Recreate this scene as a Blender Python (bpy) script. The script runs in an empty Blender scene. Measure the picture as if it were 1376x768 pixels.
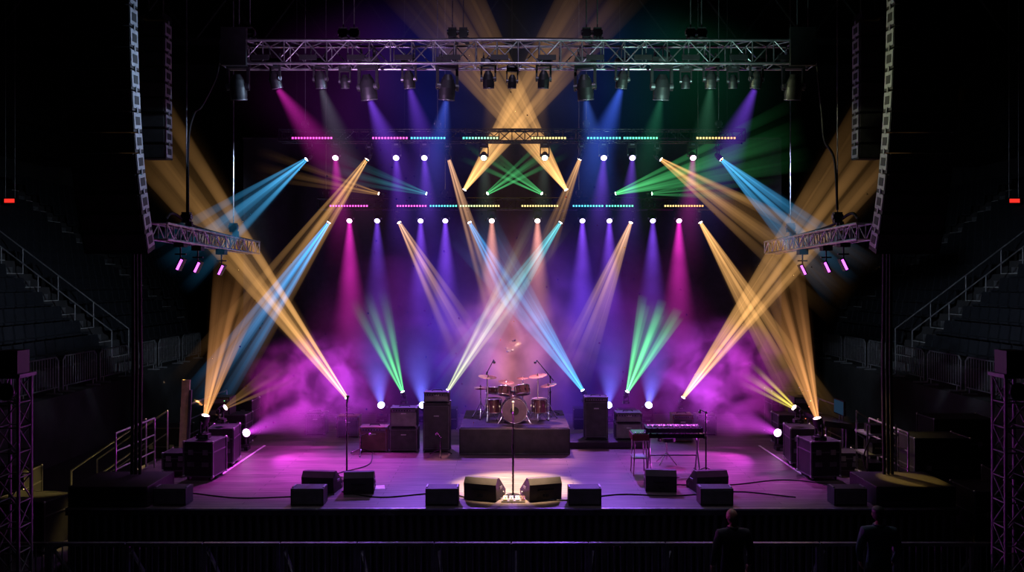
import bpy, math, random
from mathutils import Vector, Matrix
random.seed(7)
scene = bpy.context.scene
scene.view_settings.view_transform = 'Standard'
scene.view_settings.look = 'None'
try:
    scene.cycles.max_bounces = 3; scene.cycles.diffuse_bounces = 1; scene.cycles.glossy_bounces = 2
    scene.cycles.volume_bounces = 0; scene.cycles.volume_step_rate = 3.0
except Exception: pass
V = Vector
CAMZ = 5.2
DECK = 1.2

# ------------------------------------------------------------ materials
def nt_new(name):
    m = bpy.data.materials.new(name); m.use_nodes = True
    nt = m.node_tree; nt.nodes.clear()
    out = nt.nodes.new('ShaderNodeOutputMaterial')
    return m, nt, out

def mat(name, col, rough=0.5, metal=0.0, var=0.25, scale=6.0, bump=0.0, bscale=60.0):
    m, nt, out = nt_new(name)
    b = nt.nodes.new('ShaderNodeBsdfPrincipled')
    tc = nt.nodes.new('ShaderNodeTexCoord')
    n = nt.nodes.new('ShaderNodeTexNoise'); n.inputs['Scale'].default_value = scale; n.inputs['Detail'].default_value = 4
    nt.links.new(tc.outputs['Object'], n.inputs['Vector'])
    r = nt.nodes.new('ShaderNodeValToRGB')
    r.color_ramp.elements[0].position = .3; r.color_ramp.elements[1].position = .7
    r.color_ramp.elements[0].color = (*[c*(1-var) for c in col], 1)
    r.color_ramp.elements[1].color = (*[min(1, c*(1+var)) for c in col], 1)
    nt.links.new(n.outputs['Fac'], r.inputs['Fac'])
    nt.links.new(r.outputs['Color'], b.inputs['Base Color'])
    b.inputs['Roughness'].default_value = rough; b.inputs['Metallic'].default_value = metal
    if bump > 0:
        n2 = nt.nodes.new('ShaderNodeTexNoise'); n2.inputs['Scale'].default_value = bscale
        nt.links.new(tc.outputs['Object'], n2.inputs['Vector'])
        bp = nt.nodes.new('ShaderNodeBump'); bp.inputs['Strength'].default_value = bump; bp.inputs['Distance'].default_value = .01
        nt.links.new(n2.outputs['Fac'], bp.inputs['Height']); nt.links.new(bp.outputs['Normal'], b.inputs['Normal'])
    nt.links.new(b.outputs[0], out.inputs['Surface'])
    return m

_em = {}
def em(col, s):
    k = (tuple(col), s)
    if k in _em: return _em[k]
    m, nt, out = nt_new('glowing_lens')
    e = nt.nodes.new('ShaderNodeEmission'); e.inputs[0].default_value = (*col, 1); e.inputs[1].default_value = s
    nt.links.new(e.outputs[0], out.inputs['Surface']); _em[k] = m
    return m

BLK = mat('black_paint', (.018, .018, .02), .5)
BLKG = mat('black_gloss', (.015, .015, .018), .25)
TOLEX = mat('black_tolex', (.028, .025, .028), .6, bump=.4, bscale=200)
BROWN = mat('brown_tolex', (.16, .06, .045), .6, bump=.3, bscale=200)
GRILLE = mat('speaker_grille', (.07, .065, .07), .8, bump=.6, bscale=300)
GRILLEL = mat('silver_grille_cloth', (.24, .22, .22), .8, bump=.6, bscale=300)
ALU = mat('aluminium', (.55, .56, .58), .35, .9)
ALUD = mat('dark_aluminium', (.22, .22, .24), .4, .8)
TOWER = mat('weathered_tower_truss', (.24, .26, .27), .6, .3)
STEEL = mat('galvanised_steel', (.30, .31, .33), .5, .6)
CHROME = mat('chrome', (.75, .75, .78), .15, 1.0, var=.05)
BRASS = mat('cymbal_brass', (.6, .36, .3), .25, 1.0)
DRUMS = mat('dark_sparkle_drum_shell', (.2, .10, .11), .25, .6)
SKINH = mat('drum_head', (.20, .16, .17), .5)
CONC = mat('concrete', (.05, .05, .054), .85, bump=.3, bscale=12, scale=1.5)
SEAT = mat('seat_plastic', (.018, .021, .028), .55)
PANEL = mat('array_side_panel', (.40, .42, .45), .45, .3)
WHITE = mat('white_paint', (.6, .6, .6), .6)
RUB = mat('rubber_cable', (.01, .01, .01), .6)
SKIN = mat('skin', (.32, .17, .11), .55)
HAIR = mat('hair', (.02, .015, .01), .7, scale=60)
SHIRT = mat('black_cotton', (.026, .026, .032), .9, bump=.4, bscale=120)
TEAL = mat('teal_jacket', (.02, .055, .065), .8, bump=.4, bscale=120)
PANTS = mat('dark_trousers', (.02, .02, .026), .9)
CREAM = mat('cream_panel', (.6, .45, .28), .6)
KEYW = mat('ivory_keys', (.7, .68, .62), .3)
REDW = mat('red_keyboard_lacquer', (.12, .03, .04), .3)
CARP = mat('riser_carpet', (.03, .028, .035), .9, bump=.5, bscale=150)
LIP = mat('lips', (.25, .08, .06), .5)

def deck_mat():
    m, nt, out = nt_new('stage_deck_planks')
    b = nt.nodes.new('ShaderNodeBsdfPrincipled')
    g = nt.nodes.new('ShaderNodeNewGeometry')
    br = nt.nodes.new('ShaderNodeTexBrick')
    br.inputs['Color1'].default_value = (.13, .11, .10, 1); br.inputs['Color2'].default_value = (.19, .155, .14, 1)
    br.inputs['Mortar'].default_value = (.04, .035, .03, 1)
    br.inputs['Scale'].default_value = 1.0; br.inputs['Brick Width'].default_value = 2.4; br.inputs['Row Height'].default_value = .16
    br.inputs['Mortar Size'].default_value = .007
    nt.links.new(g.outputs['Position'], br.inputs['Vector'])
    mp = nt.nodes.new('ShaderNodeMapping'); mp.inputs['Scale'].default_value = (1.2, 12, 1)
    nt.links.new(g.outputs['Position'], mp.inputs['Vector'])
    n = nt.nodes.new('ShaderNodeTexNoise'); n.inputs['Scale'].default_value = 1.5; n.inputs['Detail'].default_value = 6
    nt.links.new(mp.outputs[0], n.inputs['Vector'])
    mx = nt.nodes.new('ShaderNodeMixRGB'); mx.blend_type = 'MULTIPLY'; mx.inputs[0].default_value = .85
    r = nt.nodes.new('ShaderNodeValToRGB'); r.color_ramp.elements[0].position = .3; r.color_ramp.elements[0].color = (.35, .35, .35, 1)
    r.color_ramp.elements[1].position = .7
    nt.links.new(n.outputs['Fac'], r.inputs['Fac'])
    nt.links.new(br.outputs['Color'], mx.inputs[1]); nt.links.new(r.outputs['Color'], mx.inputs[2])
    nt.links.new(mx.outputs[0], b.inputs['Base Color'])
    b.inputs['Roughness'].default_value = .45
    b.inputs['Specular IOR Level'].default_value = .3
    nt.links.new(b.outputs[0], out.inputs['Surface'])
    return m
DECKM = deck_mat()

def M(nt, op, a, b=None, c=None, clamp=False):
    n = nt.nodes.new('ShaderNodeMath'); n.operation = op; n.use_clamp = clamp
    for i, x in enumerate((a, b, c)):
        if x is None: continue
        if isinstance(x, (int, float)): n.inputs[i].default_value = x
        else: nt.links.new(x, n.inputs[i])
    return n.outputs[0]

def glow_beam_mat(col, B, L, r0, tan, z0, soft=False, p=1.3, noise=.5):  # emission volume: the lit shaft is its own glow, not scattered light
    m, nt, out = nt_new('emissive_beam_volume')
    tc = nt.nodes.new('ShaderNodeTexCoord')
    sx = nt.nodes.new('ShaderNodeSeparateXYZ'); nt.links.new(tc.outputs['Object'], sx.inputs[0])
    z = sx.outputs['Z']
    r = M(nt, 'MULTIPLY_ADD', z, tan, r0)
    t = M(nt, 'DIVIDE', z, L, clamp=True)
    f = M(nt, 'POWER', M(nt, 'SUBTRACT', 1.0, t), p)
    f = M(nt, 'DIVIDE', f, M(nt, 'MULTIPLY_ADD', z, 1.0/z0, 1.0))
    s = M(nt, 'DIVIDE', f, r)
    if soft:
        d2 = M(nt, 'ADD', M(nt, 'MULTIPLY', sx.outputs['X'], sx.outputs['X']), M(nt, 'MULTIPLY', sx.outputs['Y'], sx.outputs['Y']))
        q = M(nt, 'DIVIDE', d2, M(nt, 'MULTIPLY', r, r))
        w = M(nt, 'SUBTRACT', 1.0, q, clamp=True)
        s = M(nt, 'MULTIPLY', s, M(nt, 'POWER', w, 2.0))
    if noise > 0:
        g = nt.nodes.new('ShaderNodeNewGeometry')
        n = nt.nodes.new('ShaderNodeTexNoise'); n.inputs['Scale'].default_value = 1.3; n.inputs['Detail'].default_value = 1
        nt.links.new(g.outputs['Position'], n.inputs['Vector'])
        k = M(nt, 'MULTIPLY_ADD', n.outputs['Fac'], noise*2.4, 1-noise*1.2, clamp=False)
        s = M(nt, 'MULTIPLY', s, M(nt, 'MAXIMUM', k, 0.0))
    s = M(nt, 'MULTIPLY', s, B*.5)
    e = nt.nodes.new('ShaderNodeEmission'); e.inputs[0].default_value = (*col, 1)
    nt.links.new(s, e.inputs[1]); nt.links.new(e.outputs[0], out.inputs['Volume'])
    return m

# ------------------------------------------------------------ mesh builder
class MB:
    def __init__(s):
        s.v = []; s.f = []; s.m = []; s.s = []; s.mats = []; s.T = Matrix.Identity(4)
    def mi(s, m):
        if m not in s.mats: s.mats.append(m)
        return s.mats.index(m)
    def add(s, vs, fs, m, smooth=False):
        b = len(s.v); T = s.T
        s.v += [T @ V(v) for v in vs]
        k = s.mi(m)
        for f in fs:
            s.f.append([b+i for i in f]); s.m.append(k); s.s.append(smooth)
    def box(s, c, sz, m, R=None):
        x, y, z = sz[0]/2, sz[1]/2, sz[2]/2; c = V(c)
        vs = [V((a*x, b*y, d*z)) for a in (-1, 1) for b in (-1, 1) for d in (-1, 1)]
        if R is not None: vs = [R @ v for v in vs]
        s.add([c+v for v in vs], [(0,1,3,2),(4,6,7,5),(0,4,5,1),(2,3,7,6),(0,2,6,4),(1,5,7,3)], m)
    def bar(s, a, b, w, h, m):
        a = V(a); b = V(b); d = b-a
        R = d.to_track_quat('X', 'Z').to_matrix()
        s.box((a+b)/2, (d.length, w, h), m, R)
    def cyl(s, a, b, r, m, r2=None, n=10, smooth=True):
        a = V(a); b = V(b); r2 = r if r2 is None else r2
        Q = (b-a).to_track_quat('Z', 'Y').to_matrix()
        vs = []
        for p, rr in ((a, r), (b, r2)):
            for i in range(n):
                t = 2*math.pi*i/n
                vs.append(p + Q @ V((rr*math.cos(t), rr*math.sin(t), 0)))
        s.add(vs, [(i, (i+1) % n, n+(i+1) % n, n+i) for i in range(n)], m, smooth)
        s.add(vs, [tuple(range(n))[::-1], tuple(range(n, 2*n))], m)
    def sph(s, c, r, m, n=14, h=8, R=None):
        if isinstance(r, (int, float)): r = (r, r, r)
        c = V(c); vs = []
        for j in range(1, h):
            ph = math.pi*j/h
            for i in range(n):
                t = 2*math.pi*i/n
                vs.append(V((r[0]*math.sin(ph)*math.cos(t), r[1]*math.sin(ph)*math.sin(t), r[2]*math.cos(ph))))
        vs += [V((0, 0, r[2])), V((0, 0, -r[2]))]
        if R is not None: vs = [R @ v for v in vs]
        fs = []
        for j in range(h-2):
            for i in range(n):
                fs.append((j*n+i, (j+1)*n+i, (j+1)*n+(i+1) % n, j*n+(i+1) % n))
        T = (h-1)*n
        for i in range(n):
            fs.append((T, i, (i+1) % n)); fs.append((T+1, (h-2)*n+(i+1) % n, (h-2)*n+i))
        s.add([c+v for v in vs], fs, m, True)
    def tor(s, c, R, r, m, axis=(0, 0, 1), n=24, k=6):
        Q = V(axis).to_track_quat('Z', 'Y').to_matrix(); c = V(c); vs = []
        for i in range(n):
            t = 2*math.pi*i/n
            for j in range(k):
                u = 2*math.pi*j/k
                vs.append(c + Q @ V(((R+r*math.cos(u))*math.cos(t), (R+r*math.cos(u))*math.sin(t), r*math.sin(u))))
        s.add(vs, [(i*k+j, ((i+1) % n)*k+j, ((i+1) % n)*k+(j+1) % k, i*k+(j+1) % k) for i in range(n) for j in range(k)], m, True)
    def prism(s, pts, x0, x1, m):
        n = len(pts)
        vs = [(x0, p[0], p[1]) for p in pts] + [(x1, p[0], p[1]) for p in pts]
        s.add(vs, [tuple(range(n)), tuple(range(n, 2*n))[::-1]] + [(i, n+i, n+(i+1) % n, (i+1) % n) for i in range(n)], m)
    def tube(s, pts, r, m, n=6):
        for a, b in zip(pts[:-1], pts[1:]): s.cyl(a, b, r, m, n=n)
        for p in pts[1:-1]: s.sph(p, r, m, n=6, h=4)
    def obj(s, name, bevel=0, loc=None, rotz=0, parent=None):
        if loc is None:
            xs = [v.x for v in s.v]; ys = [v.y for v in s.v]; zs = [v.z for v in s.v]
            o = V(((min(xs)+max(xs))/2, (min(ys)+max(ys))/2, min(zs)))
            loc2 = o
        else:
            o = V((0, 0, 0)); loc2 = V(loc)
        me = bpy.data.meshes.new(name)
        me.from_pydata([tuple(v-o) for v in s.v], [], s.f)
        for m in s.mats: me.materials.append(m)
        me.polygons.foreach_set('material_index', s.m); me.polygons.foreach_set('use_smooth', s.s)
        me.validate(); me.update()
        ob = bpy.data.objects.new(name, me); scene.collection.objects.link(ob)
        ob.location = loc2; ob.rotation_euler = (0, 0, rotz)
        if bevel:
            b = ob.modifiers.new('bevel', 'BEVEL'); b.width = bevel; b.segments = 2; b.limit_method = 'ANGLE'; b.angle_limit = math.radians(50)
        return ob

def spline(pts, n=8):
    P = [V(p) for p in pts]; P = [P[0]*2-P[1]] + P + [P[-1]*2-P[-2]]; out = []
    for i in range(1, len(P)-2):
        for k in range(n):
            t = k/n; a, b, c, d = P[i-1], P[i], P[i+1], P[i+2]
            out.append(.5*((2*b)+(c-a)*t+(2*a-5*b+4*c-d)*t*t+(3*b-a-3*c+d)*t**3))
    out.append(P[-2]); return out

# ------------------------------------------------------------ room shell
def slab(name, c, s, m, bevel=0):
    b = MB(); b.box((0, 0, 0), s, m); return b.obj(name, bevel, loc=c)
slab('floor', (0, 20, -.1), (56, 60, .2), CONC)
slab('ceiling', (0, 20, 18.1), (56, 60, .2), BLK)
slab('wall_left', (-27, 20, 9), (.3, 60, 18), CONC)
slab('wall_right', (27, 20, 9), (.3, 60, 18), CONC)
slab('wall_back', (0, 49, 9), (54, .3, 18), CONC)
slab('wall_front', (0, -9, 9), (54, .3, 18), CONC)

# seating bowl
for sgn in (-1, 1):
    b = MB()
    X0 = 12.8; y0, y1 = 18.5, 47
    b.box((sgn*(X0+.75), (y0+y1)/2, .95), (1.5, y1-y0, 1.9), CONC)
    NT = 15; rise = .5; run = .66
    for i in range(NT):
        x = X0+1.5+i*run; z = 1.9+rise*(i+1)
        b.box((sgn*(x+run/2), (y0+y1)/2, z/2), (run, y1-y0, z), CONC)
        for ya in (21.5, 30.0, 38.5):
            b.box((sgn*(x-.14), ya, z-rise/2-.125), (.28, 1.1, .25), STEEL)
            b.box((sgn*(x+.02), ya, z+.012), (.05, 1.1, .02), WHITE)
    b.box((sgn*(X0+1.5+NT*run+.6), (y0+y1)/2, 4.7), (1.2, y1-y0, 9.4), CONC)
    b.obj('seating_tier')
    b = MB()
    for i in range(NT):
        x = X0+1.5+i*run+.28; z = 1.9+rise*(i+1)
        yy = y0+.4
        while yy < y1-.4:
            if all(abs(yy-ya) > .85 for ya in (21.5, 30.0, 38.5)):
                b.box((sgn*x, yy, z+.40), (.36, .44, .07), SEAT)
                b.box((sgn*(x+.2), yy, z+.62), (.06, .46, .46), SEAT, Matrix.Rotation(sgn*.15, 3, 'Y'))
                b.box((sgn*(x+.05), yy+.25, z+.2), (.3, .03, .4), BLK)
            yy += .56
    b.obj('arena_seats')
    for ya in (29.35, 30.65):
        b = MB(); pts = []
        for i in range(0, NT, 2):
            x = sgn*(X0+1.55+i*run); z = 1.9+rise*(i+1)
            b.cyl((x, ya, z), (x, ya, z+.95), .022, STEEL, n=6); pts.append((x, ya, z+.95))
        b.tube(pts, .025, STEEL); b.obj('aisle_handrail')
    yy = 19.5
    while yy < 34:
        b = MB(); x = sgn*(X0+.25); L = 1.9
        b.tube([(x, yy, 2.0), (x, yy, 2.85), (x, yy+.12, 2.97), (x, yy+L-.12, 2.97), (x, yy+L, 2.85), (x, yy+L, 2.0)], .022, STEEL)
        b.cyl((x, yy, 2.1), (x, yy+L, 2.1), .018, STEEL, n=6)
        for k in range(1, 14): b.cyl((x, yy+L*k/14, 2.1), (x, yy+L*k/14, 2.97), .010, STEEL, n=5)
        for q in (yy+.2, yy+L-.2): b.box((x, q, 1.93), (.45, .05, .05), STEEL); b.cyl((x, q, 1.95), (x, q, 2.1), .02, STEEL, n=6)
        b.obj('crowd_barrier'); yy += 2.15
    b = MB(); X = sgn*21.45
    b.box((X, 35, 8.55), (.5, .12, .26), BLK); b.box((X, 34.93, 8.55), (.42, .02, .16), em((1, .03, .02), 1.2))
    for q in (-.2, .2): b.cyl((X+q, 35, 8.6), (X+q, 35, 18), .015, STEEL, n=6)
    b.obj('exit_sign')
    b = MB(); b.box((sgn*25.6, 33, 12.2), (2.4, 28, 1.1), BLK); b.box((sgn*24.7, 33, 13.2), (.05, 28, .06), BLK)
    for k in range(15): b.box((sgn*24.7, 19.5+k*1.9, 12.98), (.04, .04, .46), BLK)
    b.obj('upper_balcony')

# roof girders
for yy in (12, 20, 28, 36):
    b = MB()
    b.box((0, yy, 17.6), (53, .3, .3), BLK); b.box((0, yy, 15.6), (53, .3, .3), BLK)
    for k in range(18): b.cyl((-26+k*3, yy, 15.6), (-24.5+k*3, yy, 17.6), .08, BLK, n=6); b.cyl((-24.5+k*3, yy, 17.6), (-23+k*3, yy, 15.6), .08, BLK, n=6)
    b.obj('roof_girder')

# ------------------------------------------------------------ stage
b = MB()
b.box((0, 19.4, DECK-.04), (15.6, 10.2, .08), DECKM)
b.box((0, 14.31, DECK-.06), (15.6, .03, .12), BLKG)
b.box((0, 14.305, DECK-.012), (15.6, .03, .03), ALU)
for k in range(105):   # pleated skirt
    x = -7.8+(k+.5)*15.6/105
    b.cyl((x, 14.36, 0), (x, 14.36, DECK-.1), .06, BLK, n=8)
b.box((0, 19.45, .56), (15.5, 10.0, 1.12), BLK)
b.obj('stage_platform')
for sgn in (-1, 1):
    b = MB(); b.box((sgn*7.1, 14.95, DECK+.18), (1.4, 1.15, .36), BLK)
    for k in range(3): b.box((sgn*7.1, 14.36, DECK+.06+.12*k), (1.36, .02, .09), BLKG)
    b.obj('wing_riser', .01)
    b = MB(); b.box((sgn*5.95, 18.1, DECK+.003), (.05, 3.2, .006), WHITE); b.obj('edge_marking_tape')
for x in (-6.05, -3.62, -1.24, 1.29, 3.62, 5.98):
    b = MB(); b.box((0, 0, .15), (.58, .34, .3), TOLEX); b.box((0, -.175, .15), (.53, .01, .25), GRILLE)
    for q in (-.27, .27): b.box((q, 0, .31), (.03, .2, .015), ALUD)
    b.box((0, 0, -.003), (.5, .3, .01), RUB)
    b.obj('front_fill_speaker', .008, loc=(x, 14.62, DECK+.006))
def curtain(name, x0, x1, y, z0, z1, m, amp=.06, fr=2.2):
    n = int((x1-x0)*26); vs = []
    for i in range(n+1):
        x = x0+(x1-x0)*i/n
        for z in (z0, (z0+z1)/2, z1):
            vs.append((x, y+amp*math.sin(x*fr*2)*(1.0+.3*math.sin(x*1.7)), z))
    b = MB(); b.add(vs, [(i*3+j, i*3+3+j, i*3+4+j, i*3+1+j) for i in range(n) for j in (0, 1)], m, True)
    b.cyl((x0, y, z1), (x1, y, z1), .04, BLK)
    for k in range(5):
        x = x0+(x1-x0)*(k+.5)/5; b.cyl((x, y, z1), (x, y, 18), .012, BLK, n=5)
    return b.obj(name)
VELV = mat('black_velvet_drape', (.012, .012, .016), .95, bump=.3)
curtain('backdrop_curtain', -8.0, 8.0, 24.35, DECK, 9.4, VELV)

# ------------------------------------------------------------ trusses
def truss(b, a, c, h, m, r=.028, seg=None, nrm=None):
    a = V(a); c = V(c); d = (c-a).normalized(); L = (c-a).length
    up = V((0, 0, 1)) if abs(d.z) < .9 else V((0, 1, 0)); sd = d.cross(up).normalized()
    cs = [(up*i+sd*j)*h/2 for i, j in ((1, 1), (1, -1), (-1, -1), (-1, 1))]
    for o in cs: b.cyl(a+o, c+o, r, m, n=8)
    n = seg or max(2, round(L/h))
    for k in range(4):
        p, q = cs[k], cs[(k+1) % 4]
        for i in range(n):
            s0 = a+d*L*i/n; s1 = a+d*L*(i+1)/n
            if i % 2: b.cyl(s0+p, s1+q, r*.5, m, n=5)
            else: b.cyl(s0+q, s1+p, r*.5, m, n=5)
            b.cyl(s0+p, s0+q, r*.5, m, n=5)
        b.cyl(c+p, c+q, r*.5, m, n=5)
def hoist(b, p, top=18.0, s=.62):
    x, y, z = p
    b.box((x, y, z+.28*s), (.26*s, .2*s, .34*s), BLK); b.cyl((x-.17*s, y, z+.3*s), (x+.17*s, y, z+.3*s), .09*s, ALUD, n=12)
    b.cyl((x, y, z-.02), (x, y, z+.15*s), .03, ALUD, n=6)
    b.box((x+.13*s, y, z+.02), (.12*s, .12*s, .22*s), BLK)
    b.cyl((x, y, z+.4*s), (x, y, top), .012, ALUD, n=5)
b = MB(); truss(b, (-5.8, 16.5, 9.72), (6.05, 16.5, 9.72), .46, ALU, .028, 28)
for x in (-5.5, -3.4, -1.2, 1.5, 3.6, 5.75):
    hoist(b, (x, 16.5, 9.98)); hoist(b, (x+.22, 16.5, 9.98))
for x in (-5.5, 5.75): b.box((x, 16.2, 9.8), (.5, .1, .75), BLK)
for k in range(12):
    x = -5+k*.95; b.box((x, 16.25, 9.6), (.35, .05, .1), BLK)
b.tube(spline([(-5.8, 16.4, 10.0), (-3, 16.3, 9.93), (0, 16.35, 10.0), (3, 16.3, 9.94), (6, 16.4, 10.0)]), .03, RUB)
b.obj('lighting_truss')
for yy, zz, x0, x1, n in ((19.8, 8.66, -5.6, 5.6, 36), (22.0, 7.22, -5.2, 5.4, 34)):
    b = MB(); truss(b, (x0, yy, zz), (x1, yy, zz), .28, BLKG, .024, n)
    for x in (-5, -1.8, 1.8, 5): hoist(b, (x, yy, zz+.15), s=.5)
    b.obj('lighting_truss')
for sgn in (-1, 1):
    b = MB(); truss(b, (sgn*6.6, 15.3, 6.1), (sgn*6.6, 20.9, 6.0), .3, ALU, .026, 18)
    hoist(b, (sgn*6.6, 16.6, 6.28)); hoist(b, (sgn*6.6, 19.4, 6.25))
    b.tube(spline([(sgn*6.6, 15.6, 6.35), (sgn*6.7, 16.2, 6.5), (sgn*6.6, 17, 6.3), (sgn*6.5, 18.5, 6.2)]), .03, RUB)
    b.obj('side_lighting_truss')
    b = MB()
    if sgn < 0: pts = [(-5.85, 16.4, 9.6), (-5.95, 16.4, 9.2), (-6.25, 16.5, 8.7), (-6.45, 16.6, 8.55), (-6.57, 16.62, 8.0), (-6.57, 16.6, 6.5)]
    else: pts = [(6.1, 16.4, 9.6), (6.15, 16.4, 9.1), (6.25, 16.5, 8.5), (6.3, 16.5, 8.0), (6.5, 16.5, 7.6), (6.56, 16.5, 6.6)]
    b.tube(spline(pts), .024, RUB); b.obj('power_cable')

# ------------------------------------------------------------ LED battens
MAG = (1, .08, .65); PNK = (1, .12, .7); CYA = (.1, .6, 1); TEA = (.12, .9, .7); YEL = (.9, .7, .25); GRN = (.15, 1, .45); ORG = (1, .4, .12); YGR = (.5, .8, .4)
def batten(x0, x1, y, z, c0, c1):
    b = MB(); b.box(((x0+x1)/2, y, z), (x1-x0, .07, .09), BLK)
    n = int((x1-x0)/.07)
    for k in range(n):
        t = (k+.5)/n; c = tuple(round(c0[i]+(c1[i]-c0[i])*(round(t*4)/4), 3) for i in range(3))
        b.box((x0+(x1-x0)*t, y-.037, z), (.042, .012, .045), em(c, 2.0))
    for t in (.2, .8): b.box((x0+(x1-x0)*t, y+.06, z), (.04, .08, .05), ALUD)
    b.obj('led_batten')
for x0, x1, c0, c1 in ((-5.27, -4.28, MAG, PNK), (-3.35, -2.48, PNK, PNK), (-2.43, -1.58, CYA, CYA), (-1.19, -.32, TEA, YGR), (.45, 1.3, YEL, YEL), (1.78, 2.61, CYA, TEA), (2.65, 3.49, TEA, GRN), (4.39, 5.35, YEL, ORG)):
    batten(x0, x1, 19.58, 8.57, c0, c1)
for x0, x1, c0, c1 in ((-4.86, -3.82, MAG, PNK), (-3.08, -2.26, PNK, PNK), (-2.2, -1.45, CYA, TEA), (-1.4, -.32, YGR, YEL), (.24, 1.24, YEL, YEL), (1.6, 2.44, CYA, TEA), (2.48, 3.24, TEA, GRN), (4.04, 5.1, YEL, ORG)):
    batten(x0, x1, 21.8, 7.15, c0, c1)

# ------------------------------------------------------------ fixtures, and beams as self-emitting cones
def cone_obj(name, pos, D, mesh_rays, L, m, parent):
    vs = []; fs = []
    n = 10
    for (o, dr, r0, r1) in mesh_rays:
        b0 = len(vs)
        for i in range(n):
            t = 2*math.pi*i/n; vs.append((o[0]+r0*math.cos(t), o[1]+r0*math.sin(t), 0))
        for i in range(n):
            t = 2*math.pi*i/n; vs.append((o[0]+dr[0]*L+r1*math.cos(t), o[1]+dr[1]*L+r1*math.sin(t), L))
        fs += [(b0+i, b0+(i+1) % n, b0+n+(i+1) % n, b0+n+i) for i in range(n)]
        fs += [tuple(range(b0, b0+n))[::-1], tuple(range(b0+n, b0+2*n))]
    me = bpy.data.meshes.new(name); me.from_pydata(vs, [], fs); me.materials.append(m)
    ob = bpy.data.objects.new(name, me); scene.collection.objects.link(ob)
    ob.parent = parent
    ob.location = pos - parent.location
    ob.rotation_mode = 'QUATERNION'; ob.rotation_quaternion = D.to_track_quat('Z', 'Y')
    return ob

def fixture(pos, D, lens, s=1.0, hang=True, led=False, name='moving_head_light'):
    """moving head: base, yoke, head barrel, lens"""
    pos = V(pos); D = V(D).normalized(); b = MB()
    R = .10*s; C = pos-D*.17*s
    sd = D.cross(V((0, 0, 1)))
    sd = sd.normalized() if sd.length > .05 else V((1, 0, 0))
    up = 1 if hang else -1
    bl = [(0, R*1.05), (-.06*s, R*1.12), (-.16*s, R*1.1), (-.26*s, R*.85), (-.33*s, R*.45)]
    for (z0, r0), (z1, r1) in zip(bl[:-1], bl[1:]): b.cyl(pos+D*z0, pos+D*z1, r0, BLK, r2=r1, n=14)
    b.tor(pos, R*1.0, .012*s, ALUD, axis=D, n=16)
    b.cyl(pos-D*.005, pos+D*.006*s, R*(.95 if led else .82), lens, n=16)
    B = C+V((0, 0, up*.26*s))
    for q in (-1, 1):
        e = sd*q*R*1.35
        b.bar(C+e-V((0, 0, up*.05*s)), B+e, .05*s, .035*s, BLK)
        b.cyl(C+e*.75, C+e*1.12, .045*s, ALUD, n=10)
    b.bar(B-sd*R*1.4, B+sd*R*1.4, .1*s, .05*s, BLK)
    b.box(B+V((0, 0, up*.06*s)), (.28*s, .22*s, .10*s), BLK)
    b.box(B+V((0, -.112*s, up*.06*s)), (.12*s, .006, .05*s), ALUD)
    if hang:
        for q in (-.09, .09):
            b.cyl(B+V((q*s, 0, .1*s)), B+V((q*s, 0, .17*s)), .02*s, ALUD, n=6)
            b.tor(B+V((q*s, 0, .2*s)), .035*s, .012*s, ALUD, axis=(1, 0, 0), n=10)
    ob = b.obj(name)
    return ob

def fan(pos, tgt, col, B=1.0, L=None, half=6.0, n=5, s=.62, hang=True, thin=.25, z0=1.6, env=.42, p=1.3, lens=None):
    pos = V(pos); tgt = V(tgt); D = (tgt-pos).normalized(); L = L or (tgt-pos).length*1.2
    lc = lens or tuple(min(1, .5+.5*c) for c in col)
    fx = fixture(pos, D, em(lc, 16.0), s=s, hang=hang)
    halo = env > 0 and B > .95
    B *= .38
    tF = math.tan(math.radians(half)); rays = [((0, 0), (0, 0), .013, .013+L*tF*thin*.9)]
    ph = random.random()*6
    for k in range(n):
        a = ph+2*math.pi*k/n; jit = .8+.4*random.random()
        o = (.036*math.cos(a), .036*math.sin(a)); d = (tF*jit*math.cos(a), tF*jit*math.sin(a))
        rays.append((o, d, .013, .013+L*tF*thin))
    P = pos+D*.02
    cone_obj('glow_beam', P, D, rays, L, glow_beam_mat(col, B*1.1, L, .013, tF*thin, z0, p=p, noise=.4), fx)
    if halo:
        h = half*1.5; t = math.tan(math.radians(h))
        cone_obj('glow_beam_halo', P, D, [((0, 0), (0, 0), .05, .05+L*t)], L, glow_beam_mat(col, B*env*2.6, L, .05, t, z0*1.2, soft=True, p=p, noise=0), fx)  # soft glow cone painted around the rays
    return fx
def wash(pos, D, col, B=.6, L=3.5, half=13, s=.62, hang=True, disc=None, z0=1.2, p=1.5):
    pos = V(pos); D = V(D).normalized()
    FD = V((D.x*.4, -1, -.75)) if hang else V((D.x, -.9, .5))
    fx = fixture(pos, FD, em(disc or tuple(min(1, .45+.55*c) for c in col), 7.0), s=s*1.25, hang=hang, led=True, name='led_wash_light')
    t = math.tan(math.radians(half))
    cone_obj('glow_beam', pos+D*.03, D, [((0, 0), (0, 0), .07, .07+L*t)], L, glow_beam_mat(col, B, L, .07, t, z0, soft=True, p=p), fx)
    return fx

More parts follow.
